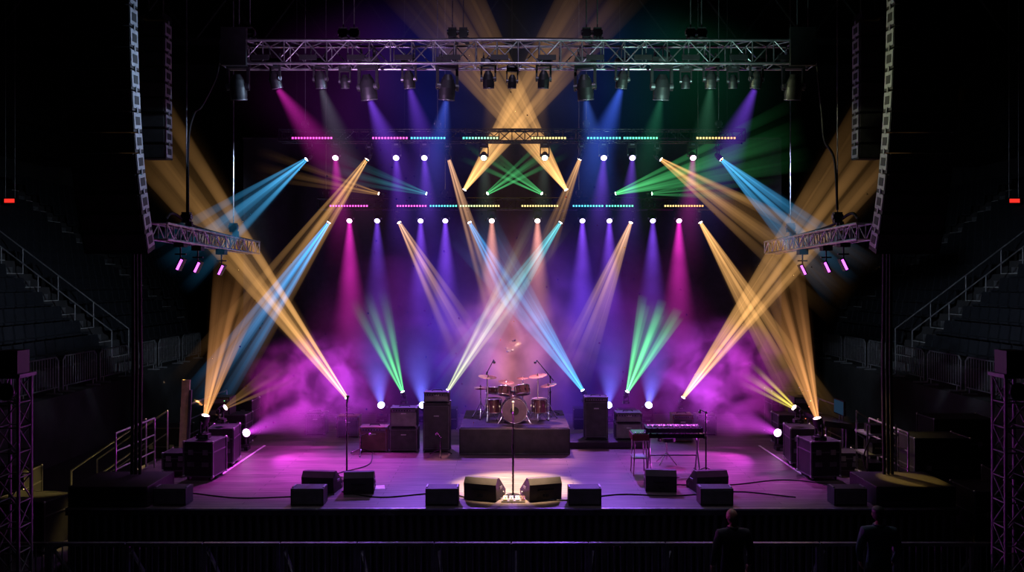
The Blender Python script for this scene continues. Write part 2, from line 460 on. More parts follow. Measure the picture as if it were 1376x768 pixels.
GOLD = (1.0, .50, .16); GOLDP = (1.0, .52, .28); BLU = (.05, .42, 1.0); SKY = (.08, .5, 1.0); LGRN = (.14, 1.0, .3); PALE = (.72, .8, .38); TEAL_ = (.1, .7, .8)
def low_case(x, y, h, w=.5):
    b = MB(); b.box((x, y, DECK+h/2), (w, .45, h), BLK)
    for q in (-1, 1):
        for z in (.02, h-.02): b.box((x+q*w/2, y-.225, DECK+z), (.03, .03, .03), ALU)
    b.box((x, y-.228, DECK+h/2), (w*.95, .006, .02), ALU)
    b.obj('equipment_case', .006)
for x, z in ((-4.44, 2.02), (-2.94, 2.18), (-1.72, 2.22), (1.9, 2.22), (3.1, 2.18), (4.6, 2.02)):
    low_case(x, 22.05, z-DECK-.47)
fan((-4.44, 22, 2.02), (-8.06, 19.8, 7.81), GOLD, 2.7, L=10.0, half=5.2, hang=False, z0=2.4, p=1.6)
fan((-2.94, 22, 2.18), (-3.65, 21.2, 4.5), LGRN, 1.8, L=2.9, half=10, hang=False, z0=1.0, n=6)
fan((-1.72, 22, 2.22), (.9, 21, 6.5), PALE, 1.8, L=5.6, half=5, hang=False, z0=1.8)
fan((1.9, 22, 2.22), (-.92, 21, 6.44), SKY, 2.4, L=5.6, half=6, hang=False, z0=1.8)
fan((3.1, 22, 2.18), (3.75, 21.2, 4.2), LGRN, 2.5, L=2.6, half=11, hang=False, z0=1.4, n=6, p=.7)
fan((4.6, 22, 2.02), (8.1, 19.8, 7.6), GOLD, 2.7, L=10.0, half=5.2, hang=False, z0=2.4, p=1.6)
fan((-6.18, 16.5, 2.455), (-5.4, 16.3, 5.2), (1, .42, .14), 1.8, L=3.2, half=8, hang=False, s=.85, z0=1.4)
fan((6.15, 16.5, 2.40), (5.3, 16.3, 5.2), (1, .42, .14), 1.8, L=3.4, half=8, hang=False, s=.85, z0=1.4)
fan((6.1, 17.7, 2.43), (5.1, 17.5, 3.15), (1, .8, .12), 1.8, L=1.4, half=9, hang=False, z0=.8, s=.7, env=0)
fan((-6.2, 17.7, 2.43), (-4.9, 17.5, 3.2), GOLD, .25, L=2.0, half=9, hang=False, z0=1.0, s=.7)
# mid truss beams
fan((-4.97, 19.8, 8.1), (-6.7, 18.7, 6.3), SKY, 1.5, L=4.2, half=8, z0=1.3)
fan((-3.51, 19.8, 8.1), (-6.3, 18.7, 3.6), GOLD, 1.3, L=6.8, half=5, z0=1.6)
fan((-1.53, 19.8, 8.1), (-.34, 20.9, 4.16), GOLDP, 1.2, L=5.0, half=3.5, z0=1.6)
fan((1.64, 19.8, 8.1), (.85, 20.0, 6.0), GOLD, 1.2, L=2.8, half=5, z0=.8)
fan((3.6, 19.8, 8.1), (6.4, 18.7, 5.9), GOLD, 1.3, L=5.4, half=8, z0=1.3)
fan((5.06, 19.8, 8.1), (6.9, 18.7, 6.0), SKY, 1.6, L=4.2, half=8, z0=1.3)
# rear truss beams
fan((-4.9, 21.9, 6.72), (-7.2, 20.3, 2.8), BLU, 2.5, L=5.8, half=5, z0=2.2)
fan((-3.02, 21.9, 6.72), (-1.3, 20.9, 3.7), GOLDP, 1.3, L=4.6, half=6.5, z0=1.4)
fan((-1.14, 21.9, 6.72), (.2, 20.9, 4.3), BLU, 1.4, L=4.0, half=5, z0=1.4)
fan((1.3, 21.9, 6.72), (-1.48, 20.9, 2.6), TEAL_, 1.4, L=6.0, half=4.5, z0=1.8)
fan((3.18, 21.9, 6.72), (1.75, 20.9, 3.4), GOLDP, 1.5, L=4.8, half=6, z0=1.6)
fan((5.04, 21.9, 6.72), (7.15, 19.8, 2.2), GOLD, 1.9, L=6.4, half=5, z0=2.2)
# up-beams standing on the rear truss
fan((-1.28, 22, 7.60), (1.3, 20.2, 11.0), GOLD, 2.9, L=7.2, half=7.5, hang=False, z0=1.5, s=.6, n=6, p=1.9)
fan((1.46, 22, 7.60), (-1.1, 20.2, 11.0), GOLD, 2.9, L=7.2, half=7.5, hang=False, z0=1.5, s=.6, n=6, p=1.9)
fan((-3.58, 22, 7.5), (-5.5, 20.9, 7.9), GOLD, .5, L=3.4, half=6, hang=False, z0=.8, s=.5)
fan((2.78, 22, 7.5), (5.2, 20.9, 8.15), LGRN, 1.4, L=5, half=8, hang=False, z0=.9, s=.5)
fan((3.76, 22, 7.5), (5.8, 20.9, 7.6), LGRN, .4, L=3.4, half=7, hang=False, z0=.8, s=.5)
fan((-.66, 21.98, 7.5), (.8, 20.9, 8.3), LGRN, .94, L=2.6, half=7, hang=False, z0=.8, s=.5)
fan((.8, 21.98, 7.5), (-.72, 20.9, 8.3), LGRN, .94, L=2.6, half=7, hang=False, z0=.8, s=.5)
fan((-2.3, 22, 7.5), (-4.3, 20.9, 8.0), TEAL_, .5, L=3.2, half=7, hang=False, z0=.8, s=.5)

VIO = (.24, .07, 1.0); MGT = (.9, .03, .6); WRM = (1.0, .38, .3)
for x, c, B in ((-4.25, MGT, .8), (-2.79, VIO, 1.1), (-2.11, VIO, 1.0), (-.68, (.5, .8, .6), .12), (.79, (.5, .8, .6), .12), (2.21, VIO, 1.1), (2.9, VIO, 1.0), (4.36, MGT, .8)):
    wash((x, 19.7, 8.12), (0.05*(1 if x < 0 else -1), .15, -1), c, B, L=3.2, half=13, disc=(.6, 1, .75) if abs(x) < 1 else None)
for x, c, B in ((-4.34, MGT, 2.2), (-3.6, VIO, 1.3), (-2.44, VIO, 1.9), (-1.78, VIO, 2.2), (-.54, WRM, 2.3), (.68, WRM, 2.3), (1.88, VIO, 2.2), (2.6, VIO, 1.9), (3.76, VIO, 1.6), (4.46, MGT, 2.3)):
    wash((x, 21.85, 6.76), (0, .06, -1), c, B, L=5.0, half=11, disc=(1, .8, .7) if abs(x) < 1 else None, z0=1.6)
# front truss fixtures
fr = [(-4.73, MGT, .7, (.6, 1.2, -1)), (-3.84, (.7, .7, .9), .14, (.2, .8, -1)), (-2.87, VIO, .9, (.3, 1.2, -1)), (-2.06, VIO, .6, (.2, 1, -1)), (-1.32, (.08, .15, 1), .7, (-.3, 1, -1)), (-.47, GOLD, .1, (.1, .8, -1)),
      (.63, GOLD, .1, (-.1, .8, -1)), (1.49, (.08, .2, 1), .5, (.3, 1, -1)), (2.2, (.06, .15, 1), 1.0, (-.3, 1.1, -1)), (3.0, (.1, .8, .4), .15, (-.1, 1, -1)), (4.0, (.2, .8, .45), .15, (.05, .8, -1)), (4.9, VIO, .8, (-.25, .9, -1)), (-5.5, MGT, 0, (0, .6, -1)), (5.65, GRN, 0, (0, .6, -1)),
      (-3.36, VIO, 0, (.1, .5, -1)), (-.0, VIO, 0, (-.1, .5, -1)), (3.5, VIO, 0, (.1, .5, -1)), (4.45, VIO, 0, (.1, .5, -1))]
for i, (x, c, B, d) in enumerate(fr):
    big = i in (2, 4, 7, 9, 12, 13)
    D = V(d).normalized(); p = V((x, 16.5, 9.05 if not big else 8.82))
    fx = fixture(p, V((d[0]*.3, .25, -1)), em(tuple(.2+.5*q for q in c), .5), s=(1.05 if not big else 1.5) if i < 14 else .8, hang=True)
    t = math.tan(math.radians(14)); L = 4.6
    if B: cone_obj('glow_beam', p+D*.04, D, [((0, 0), (0, 0), .08, .08+L*t)], L, glow_beam_mat(c, B, L, .08, t, 1.4, soft=True, p=1.4, noise=0), fx)
# side truss lights
for sgn in (-1, 1):
    for y, z in ((16.3, 5.50), (17.2, 5.46), (18.6, 5.42)):
        b = MB(); x = sgn*6.6
        R = Matrix.Rotation(sgn*-.45, 3, 'Y')
        b.box((x, y, z), (.09, .16, .26), BLK, R)
        b.box((x-sgn*.01, y-.085, z-.01), (.045, .012, .22), em((.7, .12, 1), 3.0), R)
        b.cyl((x, y, z+.1), (x, y, z+.48), .018, ALUD, n=6); b.box((x, y, z+.2), (.22, .03, .03), ALUD)
        b.box((x, y, z+.42), (.2, .2, .16), BLK)
        b.obj('side_wash_light')
# upstage floor uplights
for x in (-3.58, -2.45, 2.64, 3.74):
    wash((x, 22.4, 1.76), (0.02*x, -.35, 1), (.14, .16, 1.0), 3.2, L=2.8, half=24, hang=False, s=.85, disc=(.6, .65, 1), z0=.6)
# side floor washes
for sgn in (-1, 1):
    wash((sgn*6.2, 19.1, 1.62), (-sgn*.9, -.2, .35), (.8, .06, .9), 2.0, L=2.8, half=20, hang=False, s=.8, disc=(.9, .6, 1), z0=.7)

# ------------------------------------------------------------ self-emitting fog and smoke volumes
def glow_haze(name, c, s, ramp, B, noise_amt, nscale, pw=1.5, lo=.4, hi=.65, det=4):  # emitting ellipsoid; coloured stage light is put into its colour ramp
    m, nt, out = nt_new('emissive_haze')
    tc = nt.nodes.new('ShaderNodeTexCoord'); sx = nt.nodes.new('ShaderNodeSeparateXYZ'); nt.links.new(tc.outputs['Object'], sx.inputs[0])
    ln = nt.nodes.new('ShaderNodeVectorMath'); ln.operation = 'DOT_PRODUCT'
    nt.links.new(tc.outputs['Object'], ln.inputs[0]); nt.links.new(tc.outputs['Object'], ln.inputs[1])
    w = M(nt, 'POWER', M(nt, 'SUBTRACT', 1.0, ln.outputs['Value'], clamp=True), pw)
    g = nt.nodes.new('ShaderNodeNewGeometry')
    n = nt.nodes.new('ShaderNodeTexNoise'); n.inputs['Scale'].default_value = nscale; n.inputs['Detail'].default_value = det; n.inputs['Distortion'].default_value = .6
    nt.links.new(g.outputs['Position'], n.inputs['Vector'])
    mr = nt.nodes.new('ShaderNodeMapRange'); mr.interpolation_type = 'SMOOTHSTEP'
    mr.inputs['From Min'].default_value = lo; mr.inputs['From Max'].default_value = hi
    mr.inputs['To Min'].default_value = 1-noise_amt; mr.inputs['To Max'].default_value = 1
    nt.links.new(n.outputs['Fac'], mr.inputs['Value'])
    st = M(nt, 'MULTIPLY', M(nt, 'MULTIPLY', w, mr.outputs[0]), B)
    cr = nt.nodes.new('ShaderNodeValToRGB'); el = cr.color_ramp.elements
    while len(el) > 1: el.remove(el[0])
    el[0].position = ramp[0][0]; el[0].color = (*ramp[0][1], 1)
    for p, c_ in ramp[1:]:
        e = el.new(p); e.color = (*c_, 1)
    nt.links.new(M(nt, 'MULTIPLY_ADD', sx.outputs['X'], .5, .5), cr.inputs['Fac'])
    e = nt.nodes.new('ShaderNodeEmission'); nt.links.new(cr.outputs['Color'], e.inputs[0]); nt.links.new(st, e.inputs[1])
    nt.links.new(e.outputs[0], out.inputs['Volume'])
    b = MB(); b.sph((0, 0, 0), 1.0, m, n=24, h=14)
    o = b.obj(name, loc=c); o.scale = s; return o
P1 = (.7, .02, .45); P2 = (.10, .03, .75); P3 = (.7, .2, .35)
glow_haze('emissive_stage_haze', (0, 22.2, 3.2), (6.0, 1.8, 4.2), [(0.0, P1), (.2, (.42, .03, .5)), (.33, P2), (.45, (.28, .07, .6)), (.5, P3), (.55, (.28, .07, .6)), (.67, P2), (.8, (.42, .03, .5)), (1.0, P1)], .30, .7, .8, det=1)
glow_haze('emissive_upper_haze', (0, 19.0, 9.6), (6.8, 2.4, 2.6), [(0.0, (.5, .03, .4)), (.22, (.35, .04, .6)), (.35, (.05, .06, .8)), (.5, (.12, .1, .12)), (.65, (.03, .08, .5)), (.8, (.03, .4, .2)), (1.0, (.05, .3, .2))], .06, .6, .5, det=1)
glow_haze('emissive_smoke_cloud', (-4.9, 20.8, 2.5), (2.1, 1.2, 1.5), [(0, (.62, .03, .45)), (1, (.4, .05, .75))], 1.5, .95, 1.5, lo=.42, hi=.68, det=4)
glow_haze('emissive_smoke_cloud', (5.2, 20.8, 2.7), (2.1, 1.2, 1.7), [(0, (.38, .06, .8)), (1, (.62, .03, .45))], 1.5, .95, 1.5, lo=.42, hi=.68, det=4)
glow_haze('emissive_smoke_cloud', (0, 21.6, 3.3), (2.3, .9, 1.9), [(0, (.35, .08, .75)), (.5, (.8, .26, .36)), (1, (.35, .08, .75))], .85, .8, 1.4, lo=.38, hi=.68, det=4)

# ------------------------------------------------------------ PA line arrays
def line_array(X, Y, zb, n, w, h, dep, curve, name='line_array_speaker'):
    b = MB()
    pos = V((0, Y, zb+n*h)); ang = 0
    for i in range(n):
        t = (i+1)/n; ang = curve*t**2.2
        R = Matrix.Rotation(ang, 3, 'X')
        dn = R @ V((0, 0, -1)); c = pos+dn*h/2
        b.box((X, c.y+dep/2, c.z), (w, dep, h*.94), BLK, R)
        fo = R @ V((0, -.01, 0))
        b.box((X, c.y+fo.y, c.z+fo.z), (w*.94, .02, h*.82), GRILLE, R)
        for q in (-1, 1):
            o = R @ V((0, dep*.48, 0))
            b.box((X+q*(w/2+.006), c.y+o.y, c.z+o.z), (.014, dep*.85, h*.78), PANEL, R)
            b.box((X+q*(w/2+.012), c.y+o.y, c.z+o.z), (.014, dep*.5, h*.4), BLK, R)
            o = R @ V((0, dep*.48, h*.5))
            b.box((X+q*(w/2+.012), c.y+o.y, c.z+o.z), (.02, .05, h*.3), STEEL, R)
        pos = pos+dn*h
    b.box((X, Y+dep/2, zb+n*h+.12), (w*.9, dep*1.3, .12), BLKG)
    for q in (-.3, .3): b.cyl((X+q*w, Y+dep/2, zb+n*h+.15), (X+q*w, Y+dep/2, 18), .015, ALUD, n=6)
    b.obj(name)
for sgn in (-1, 1):
    line_array(sgn*7.18, 14.1, 5.62, 17, 1.15, .36, .32, .36)
    line_array(sgn*7.3, 16.6, 7.65, 9, .5, .31, .36, .05, 'side_fill_speaker')
    b = MB()
    for k, q in enumerate((-.06, 0.02, .09)): b.tube([(sgn*(7.02+q), 15.3+.03*k, 6.2), (sgn*(7.0+q), 15.32, 3.5), (sgn*(7.02+q), 15.3, DECK)], .03, RUB)
    b.obj('cable_drop')
for sgn in (-1, 1):
    b = MB(); x = sgn*7.42
    truss(b, (x, 12.2, .06), (x, 12.2, 3.75), .32, TOWER, .025, 10)
    b.box((x, 12.2, .03), (.9, .9, .06), STEEL)
    b.box((x, 12.2, 3.78), (.42, .42, .05), TOWER)
    b.box((x-sgn*.02, 12.15, 3.98), (.3, .3, .34), BLK); b.cyl((x, 11.99, 3.55), (x, 12.0, 3.55), .12, BLK, n=16); b.tor((x, 11.99, 3.55), .12, .015, ALUD, axis=(0, 1, 0))
    b.obj('truss_tower')

# ------------------------------------------------------------ backline
def amp(x, y, z, w, h, d=.4, body=TOLEX, gr=GRILLE, ctrl=True, name='guitar_amplifier'):
    b = MB(); b.box((0, 0, h/2+.02), (w, d, h), body)
    ct = .10 if ctrl else .03
    b.box((0, -d/2-.004, (h-ct)/2+.03), (w*.9, .01, (h-ct)*.9), gr)
    for q in (-1, 1):
        b.box((q*w*.46, -d/2-.006, (h-ct)/2+.03), (.015, .014, (h-ct)*.92), ALUD)
        b.box((0, -d/2-.006, (h-ct)/2+.03+q*(h-ct)*.455), (w*.92, .014, .012), ALUD)
    if ctrl:
        b.box((0, -d/2-.004, h-.04), (w*.88, .012, .06), ALUD)
        for k in range(7): b.cyl((-w*.36+k*w*.1, -d/2-.01, h-.04), (-w*.36+k*w*.1, -d/2-.03, h-.04), .014, BLKG, n=8)
    b.tube([(-.12, 0, h+.02), (-.1, 0, h+.05), (.1, 0, h+.05), (.12, 0, h+.02)], .012, BLKG)
    for q in (-1, 1):
        for r in (-1, 1):
            b.cyl((q*w*.42, r*d*.38, 0), (q*w*.42, r*d*.38, .03), .022, RUB, n=8)
            for t in (.035, h+.005): b.box((q*(w/2-.02), r*(d/2-.02), t), (.05, .05, .04), ALUD)
    b.box((0, -d/2-.012, h*.75), (.12, .006, .025), WHITE)
    return b.obj(name, .008, loc=(x, y, z))
amp(-3.21, 19.15, DECK, .64, .56, body=BROWN, gr=mat('oxblood_grille', (.16, .08, .08), .8))
amp(-2.51, 19.15, DECK, .66, .54, gr=GRILLE, ctrl=False, name='speaker_cabinet')
amp(-2.51, 19.15, DECK+.565, .62, .44, gr=GRILLEL)
amp(-1.75, 19.15, DECK, .62, 1.12, d=.42, gr=GRILLE, ctrl=False, name='bass_speaker_cabinet')
amp(-1.75, 19.15, DECK+1.145, .58, .22, d=.34, gr=GRILLEL, ctrl=True, name='bass_amplifier_head')
amp(-4.15, 20.9, DECK, .55, .52, body=BROWN)
b = MB(); b.box((2.25, 19.9, DECK+.08), (2.0, 1.1, .16), CARP); b.box((2.25, 19.34, DECK+.08), (2.0, .02, .15), BLK); b.obj('low_riser', .01)
amp(2.02, 19.8, DECK+.16, .56, 1.0, gr=GRILLE, ctrl=True, name='bass_speaker_cabinet')
amp(2.8, 19.8, DECK+.16, .64, .38, gr=GRILLEL, ctrl=False, name='speaker_cabinet')
amp(2.8, 19.8, DECK+.565, .62, .22, gr=GRILLEL, ctrl=True, name='guitar_amplifier')
amp(4.2, 20.3, DECK, .5, .66, body=BROWN)
amp(-5.05, 21.2, DECK, .5, .55, d=.4); amp(5.0, 21.2, DECK, .5, .5, d=.4)

# drum riser + kit
RISM = mat('riser_fascia', (.06, .055, .06), .5)
b = MB(); b.box((.06, 19.95, DECK+.3), (2.5, 2.5, .6), RISM); b.box((.06, 19.95, DECK+.605), (2.48, 2.48, .02), CARP)
b.box((.06, 18.69, DECK+.585), (2.52, .02, .03), ALUD); b.box((.06, 18.69, DECK+.02), (2.52, .02, .03), ALUD)
for x in (-1.19, .06, 1.31): b.box((x, 18.69, DECK+.3), (.025, .02, .58), BLK)
b.obj('drum_riser')
b = MB(); Z = DECK+.615; CX = .06; CY = 19.55
def drum(c, ax, r, l, front=SKINH):
    c = V(c); ax = V(ax).normalized()
    b.cyl(c-ax*l/2, c+ax*l/2, r, DRUMS, n=28)
    for q in (-1, 1):
        b.cyl(c+ax*q*(l/2), c+ax*q*(l/2+.006), r*.97, front, n=28)
        b.tor(c+ax*q*l/2, r, .014, CHROME, axis=ax, n=28)
    Q = ax.to_track_quat('Z', 'Y').to_matrix()
    for k in range(8):
        t = 2*math.pi*k/8; o = Q @ V((math.cos(t), math.sin(t), 0))*(r+.012)
        b.cyl(c+o-ax*l*.46, c+o+ax*l*.46, .006, CHROME, n=5); b.box(c+o, (.025, .025, .04), CHROME)
def tripod(p, top, r=.3):
    p = V(p); b.cyl(p+V((0, 0, .12)), V(top), .014, CHROME, n=6)
    for k in range(3):
        t = 2*math.pi*k/3+.5; f = p+V((r*math.cos(t), r*math.sin(t), .012))
        b.cyl(p+V((0, 0, .4)), f, .011, CHROME, n=6); b.cyl(p+V((0, 0, .14)), (f+p)/2+V((0, 0, .1)), .006, CHROME, n=5); b.sph(f, .018, RUB, n=6, h=4)
def cymbal(p, r, tilt=(0, 0)):
    R = Matrix.Rotation(tilt[0], 3, 'X') @ Matrix.Rotation(tilt[1], 3, 'Y'); p = V(p); ax = R @ V((0, 0, 1))
    b.cyl(p-ax*.004, p+ax*.008, r, BRASS, r2=r*.35, n=28); b.cyl(p+ax*.008, p+ax*.035, r*.2, BRASS, r2=r*.08, n=16); b.cyl(p+ax*.03, p+ax*.06, .012, CHROME, n=6)
drum((CX, CY-.15, Z+.3), (0, 1, 0), .295, .42, SKINH)
b.cyl((CX, CY-.372, Z+.3), (CX, CY-.368, Z+.3), .1, BLKG, n=20)
for q in (-1, 1): b.cyl((CX+q*.26, CY-.2, Z+.2), (CX+q*.38, CY-.34, Z), .01, CHROME, n=6)
drum((CX-.24, CY-.12, Z+.74), (.12, .35, 1), .155, .19); drum((CX+.2, CY-.12, Z+.76), (-.12, .35, 1), .16, .2)
drum((CX-.06+.0, CY+.35, Z+.6), (0, .1, 1), .17, .14)
for x in (-.5, .6): 
    drum((CX+x, CY+.1, Z+.36), (0, 0, 1), .19, .32)
    for k in range(3):
        t = 2*math.pi*k/3; b.cyl((CX+x+.205*math.cos(t), CY+.1+.205*math.sin(t), Z), (CX+x+.205*math.cos(t), CY+.1+.205*math.sin(t), Z+.45), .009, CHROME, n=6)
drum((CX-.52, CY+.35, Z+.68), (.1, .2, 1), .16, .14)
b.cyl((CX, CY-.1, Z+.55), (CX, CY-.1, Z+.85), .014, CHROME, n=6); b.cyl((CX-.2, CY-.1, Z+.8), (CX+.2, CY-.1, Z+.82), .012, CHROME, n=6)
for x, y, z, r, ti in ((-.64, -.1, 1.07, .22, (.12, .1)), (-.2, .05, .93, .19, (.15, .1)), (.56, -.05, 1.09, .22, (.12, -.15)), (.82, .15, .84, .2, (.1, -.2)), (-.82, .25, .74, .16, (0, 0)), (.2, .25, 1.0, .15, (.1, 0))):
    tripod((CX+x, CY+y+.12, Z), (CX+x, CY+y, Z+z), .24); cymbal((CX+x, CY+y, Z+z), r, ti)
cymbal((CX-.82, CY+.25, Z+.78), .16)
b.cyl((CX, CY+.75, Z+.46), (CX, CY+.75, Z+.54), .17, BLKG, n=18); tripod((CX, CY+.75, Z), (CX, CY+.75, Z+.48), .25)
b.obj('drum_kit')
def mic_stand(base, h, boom=None, round_base=True, name='microphone_stand'):
    b = MB(); x, y, z = base
    if round_base:
        b.cyl((x, y, z), (x, y, z+.025), .14, BLKG, n=24); b.cyl((x, y, z+.025), (x, y, z+.05), .05, BLKG, r2=.02, n=14)
    else:
        for k in range(3):
            t = 2*math.pi*k/3+.6; f = V((x+.28*math.cos(t), y+.28*math.sin(t), z+.015)); b.cyl((x, y, z+.14), f, .011, BLKG, n=6); b.sph(f, .016, RUB, n=6, h=4)
    b.cyl((x, y, z+.03), (x, y, z+h*.55), .017, BLKG, n=8); b.cyl((x, y, z+h*.55), (x, y, z+h-.08), .013, BLKG, n=8); b.cyl((x, y, z+h*.53), (x, y, z+h*.58), .024, BLKG, n=8)
    top = V((x, y, z+h-.08)); d = V((0, .5, .6)).normalized()
    if boom:
        e = V(boom); b.cyl(top-(e-top)*.25, e, .011, BLKG, n=6); b.sph(top, .025, BLKG, n=8, h=6); top = e; d = (e-V(base)).normalized(); d.z = -.3
    b.cyl(top-d*.02, top+d*.14, .015, BLK, r2=.024, n=10); b.sph(top+d*.165, .034, ALUD, n=12, h=8)
    return b.obj(name)
mic_stand((.02, 15.1, DECK), 1.66)
mic_stand((-3.3, 16.35, DECK), 1.6)
mic_stand((-.62, 20.35, Z), 1.15, boom=(-.45, 19.9, Z+1.42), round_base=False)
mic_stand((.95, 20.35, Z), 1.05, boom=(.6, 19.9, Z+1.42), round_base=False)
mic_stand((3.98, 16.8, DECK), 1.35, boom=(3.9, 16.95, DECK+1.3), round_base=False)
mic_stand((-3.45, 18.7, DECK), .5, boom=(-3.3, 18.75, DECK+.5), round_base=False)
mic_stand((-1.62, 18.6, DECK), .5, boom=(-1.7, 18.7, DECK+.5), round_base=False)

# pedals at centre mic
b = MB()
b.box((.02, 14.78, DECK+.012), (.42, .22, .024), ALUD)
for x, c in ((-.14, CREAM), (-.03, ALU), (.08, WHITE), (.18, BRASS)):
    b.prism([(14.70, DECK+.024), (14.86, DECK+.024), (14.86, DECK+.075), (14.70, DECK+.05)], x-.035+.02, x+.035+.02, c); b.cyl((x+.02, 14.74, DECK+.05), (x+.02, 14.74, DECK+.075), .012, CHROME, n=8)
b.obj('effects_pedalboard')

def wedge(x, y, rz=0, w=.62):
    b = MB(); pr = [(-.26, 0), (.28, 0), (.30, .10), (-.10, .40), (-.20, .40), (-.28, .30)]
    b.prism(pr, -w/2, w/2, TOLEX)
    c = V((0, .10, .25)); nrm = V((0, .6, .8)); R = Matrix.Rotation(-math.atan2(.30, .40), 3, 'X')
    b.box(c+nrm*.008, (w*.9, .46, .012), GRILLE, R)
    for q in (-1, 1):
        b.box((q*(w/2+.004), 0, .2), (.01, .14, .05), ALUD); b.cyl((q*(w/2-.002), .16, .07), (q*(w/2+.012), .16, .07), .025, ALUD, n=10)
    b.box((0, -.275, .2), (w*.5, .01, .03), BLKG); b.box((0, -.262, .1), (.12, .012, .07), BLKG)
    b.obj('stage_monitor_wedge', .01, loc=(x, y, DECK+.002), rotz=rz)
wedge(-.5, 15.05, -.3); wedge(.53, 15.05, .3)
wedge(-3.6, 15.55, -.12); wedge(-2.88, 15.5, .1, .56)
wedge(2.83, 15.65, -.1, .58); wedge(3.72, 15.6, .15)

# keyboards
def keyboard(b, c, w, d, R, body, nk):
    c = V(c); b.box(c, (w, d, .09), body, R)
    ky = R @ V((0, d*.2, .05))
    b.box(c+ky, (w*.92, d*.42, .015), KEYW, R)
    for k in range(nk):
        if k % 7 in (2, 6): continue
        o = R @ V((-w*.45+(k+.6)*w*.9/nk, d*.1, .062)); b.box(c+o, (w*.9/nk*.5, d*.24, .014), BLKG, R)
    for k in range(8): b.cyl(c+R @ V((-w*.4+k*w*.1, -d*.3, .045)), c+R @ V((-w*.4+k*w*.1, -d*.3, .065)), .012, ALU, n=8)
    for q in (-1, 1): b.box(c+R @ V((q*w/2, 0, 0)), (.03, d*1.02, .11), body, R)
I3 = Matrix.Identity(3)
b = MB(); ky, kx = 17.0, 3.35
keyboard(b, (kx, ky, DECK+.78), 1.2, .34, I3, BLKG, 36)
keyboard(b, (kx-.02, ky-.1, DECK+.92), 1.14, .28, Matrix.Rotation(.12, 3, 'X'), BLKG, 30)
for q in (-1, 1):
    x = kx+q*.5
    b.cyl((x, ky+.2, DECK+.01), (x, ky-.14, DECK+.9), .018, ALUD, n=8); b.cyl((x, ky-.25, DECK+.01), (x, ky+.16, DECK+.74), .018, ALUD, n=8)
    b.cyl((x, ky-.3, DECK+.012), (x, ky+.28, DECK+.012), .02, BLKG, n=8)
b.cyl((kx-.48, ky-.0, DECK+.35), (kx+.48, ky, DECK+.35), .014, ALUD, n=8)
b.obj('keyboard_on_stand')
b = MB(); kx2 = 2.62; ky2 = 16.9
b.box((kx2, ky2, DECK+.78), (.34, .5, .12), REDW); b.box((kx2, ky2, DECK+.85), (.3, .44, .02), BLKG)
for k in range(5): b.cyl((kx2-.1+k*.05, ky2-.2, DECK+.86), (kx2-.1+k*.05, ky2-.2, DECK+.88), .012, ALU, n=8)
for q in (-1, 1):
    for r in (-1, 1): b.cyl((kx2+q*.14, ky2+r*.2, DECK), (kx2+q*.11, ky2+r*.18, DECK+.73), .014, ALUD, n=8)
b.box((kx2, ky2, DECK+.35), (.3, .4, .02), ALUD)
b.obj('side_synthesizer')
b = MB(); sx_, sy_ = 3.35, 17.75
b.cyl((sx_, sy_, DECK+.5), (sx_, sy_, DECK+.58), .19, BLKG, n=20)
b.cyl((sx_, sy_, DECK+.1), (sx_, sy_, DECK+.5), .02, CHROME, n=8)
for k in range(4):
    t = math.pi/4+k*math.pi/2; b.cyl((sx_, sy_, DECK+.25), (sx_+.26*math.cos(t), sy_+.26*math.sin(t), DECK+.012), .012, CHROME, n=6)
b.obj('keyboard_stool')

# road cases
def road_case(x, y, z, w, d, h, rz=0, name='road_case'):
    b = MB(); hw, hd = w/2, d/2; w0 = .09
    b.box((0, 0, w0+h/2), (w, d, h), BLK)
    for zz in (w0, w0+h, w0+h*.7):
        for q in (-1, 1): b.box((0, q*hd, zz), (w+.02, .02, .022), ALUD); b.box((q*hw, 0, zz), (.02, d+.02, .022), ALUD)
    for q in (-1, 1):
        for r in (-1, 1):
            b.box((q*hw, r*hd, w0+h/2), (.03, .03, h), ALUD)
            b.sph((q*hw, r*hd, w0+h), .03, ALU, n=8, h=6); b.sph((q*hw, r*hd, w0), .03, ALU, n=8, h=6)
            b.cyl((q*hw*.75-.02, r*hd*.75, .045), (q*hw*.75+.02, r*hd*.75, .045), .045, RUB, n=12); b.box((q*hw*.75, r*hd*.75, .08), (.07, .07, .02), STEEL)
    for q in (-.5, .5):
        b.box((q*hw, -hd-.012, w0+h*.7), (.1, .015, .1), ALU); b.box((q*hw, -hd-.012, w0+h*.35), (.14, .012, .09), ALUD)
    return b.obj(name, loc=(x, y, z), rotz=rz)
for sgn in (-1, 1):
    road_case(sgn*6.2, 16.55, DECK, .6, .6, .68, sgn*.1)
    road_case(sgn*6.25, 17.75, DECK, .55, .6, .72, -sgn*.1)
    road_case(sgn*6.9, 17.0, DECK, .5, .5, .35)
    road_case(sgn*6.6, 19.6, DECK, .6, .5, .7)
    road_case(sgn*9.3, 15.9, 0, 1.1, .7, .9, sgn*.2)
    road_case(sgn*10.7, 17.2, 0, 1.2, .8, 1.1, -sgn*.1)
    road_case(sgn*8.5, 20.2, 0, 1.0, .7, 1.5)
road_case(8.7, 14.9, 0, 1.0, .8, 1.35); road_case(-6.9, 20.6, DECK, .9, .6, .9); road_case(7.0, 20.9, DECK, .9, .6, 1.1)
road_case(10.4, 19.2, 0, 1.4, .8, 1.9); road_case(11.4, 20.6, 0, 1.0, .8, 1.0); road_case(8.55, 16.6, 0, 1.1, .7, 1.95)

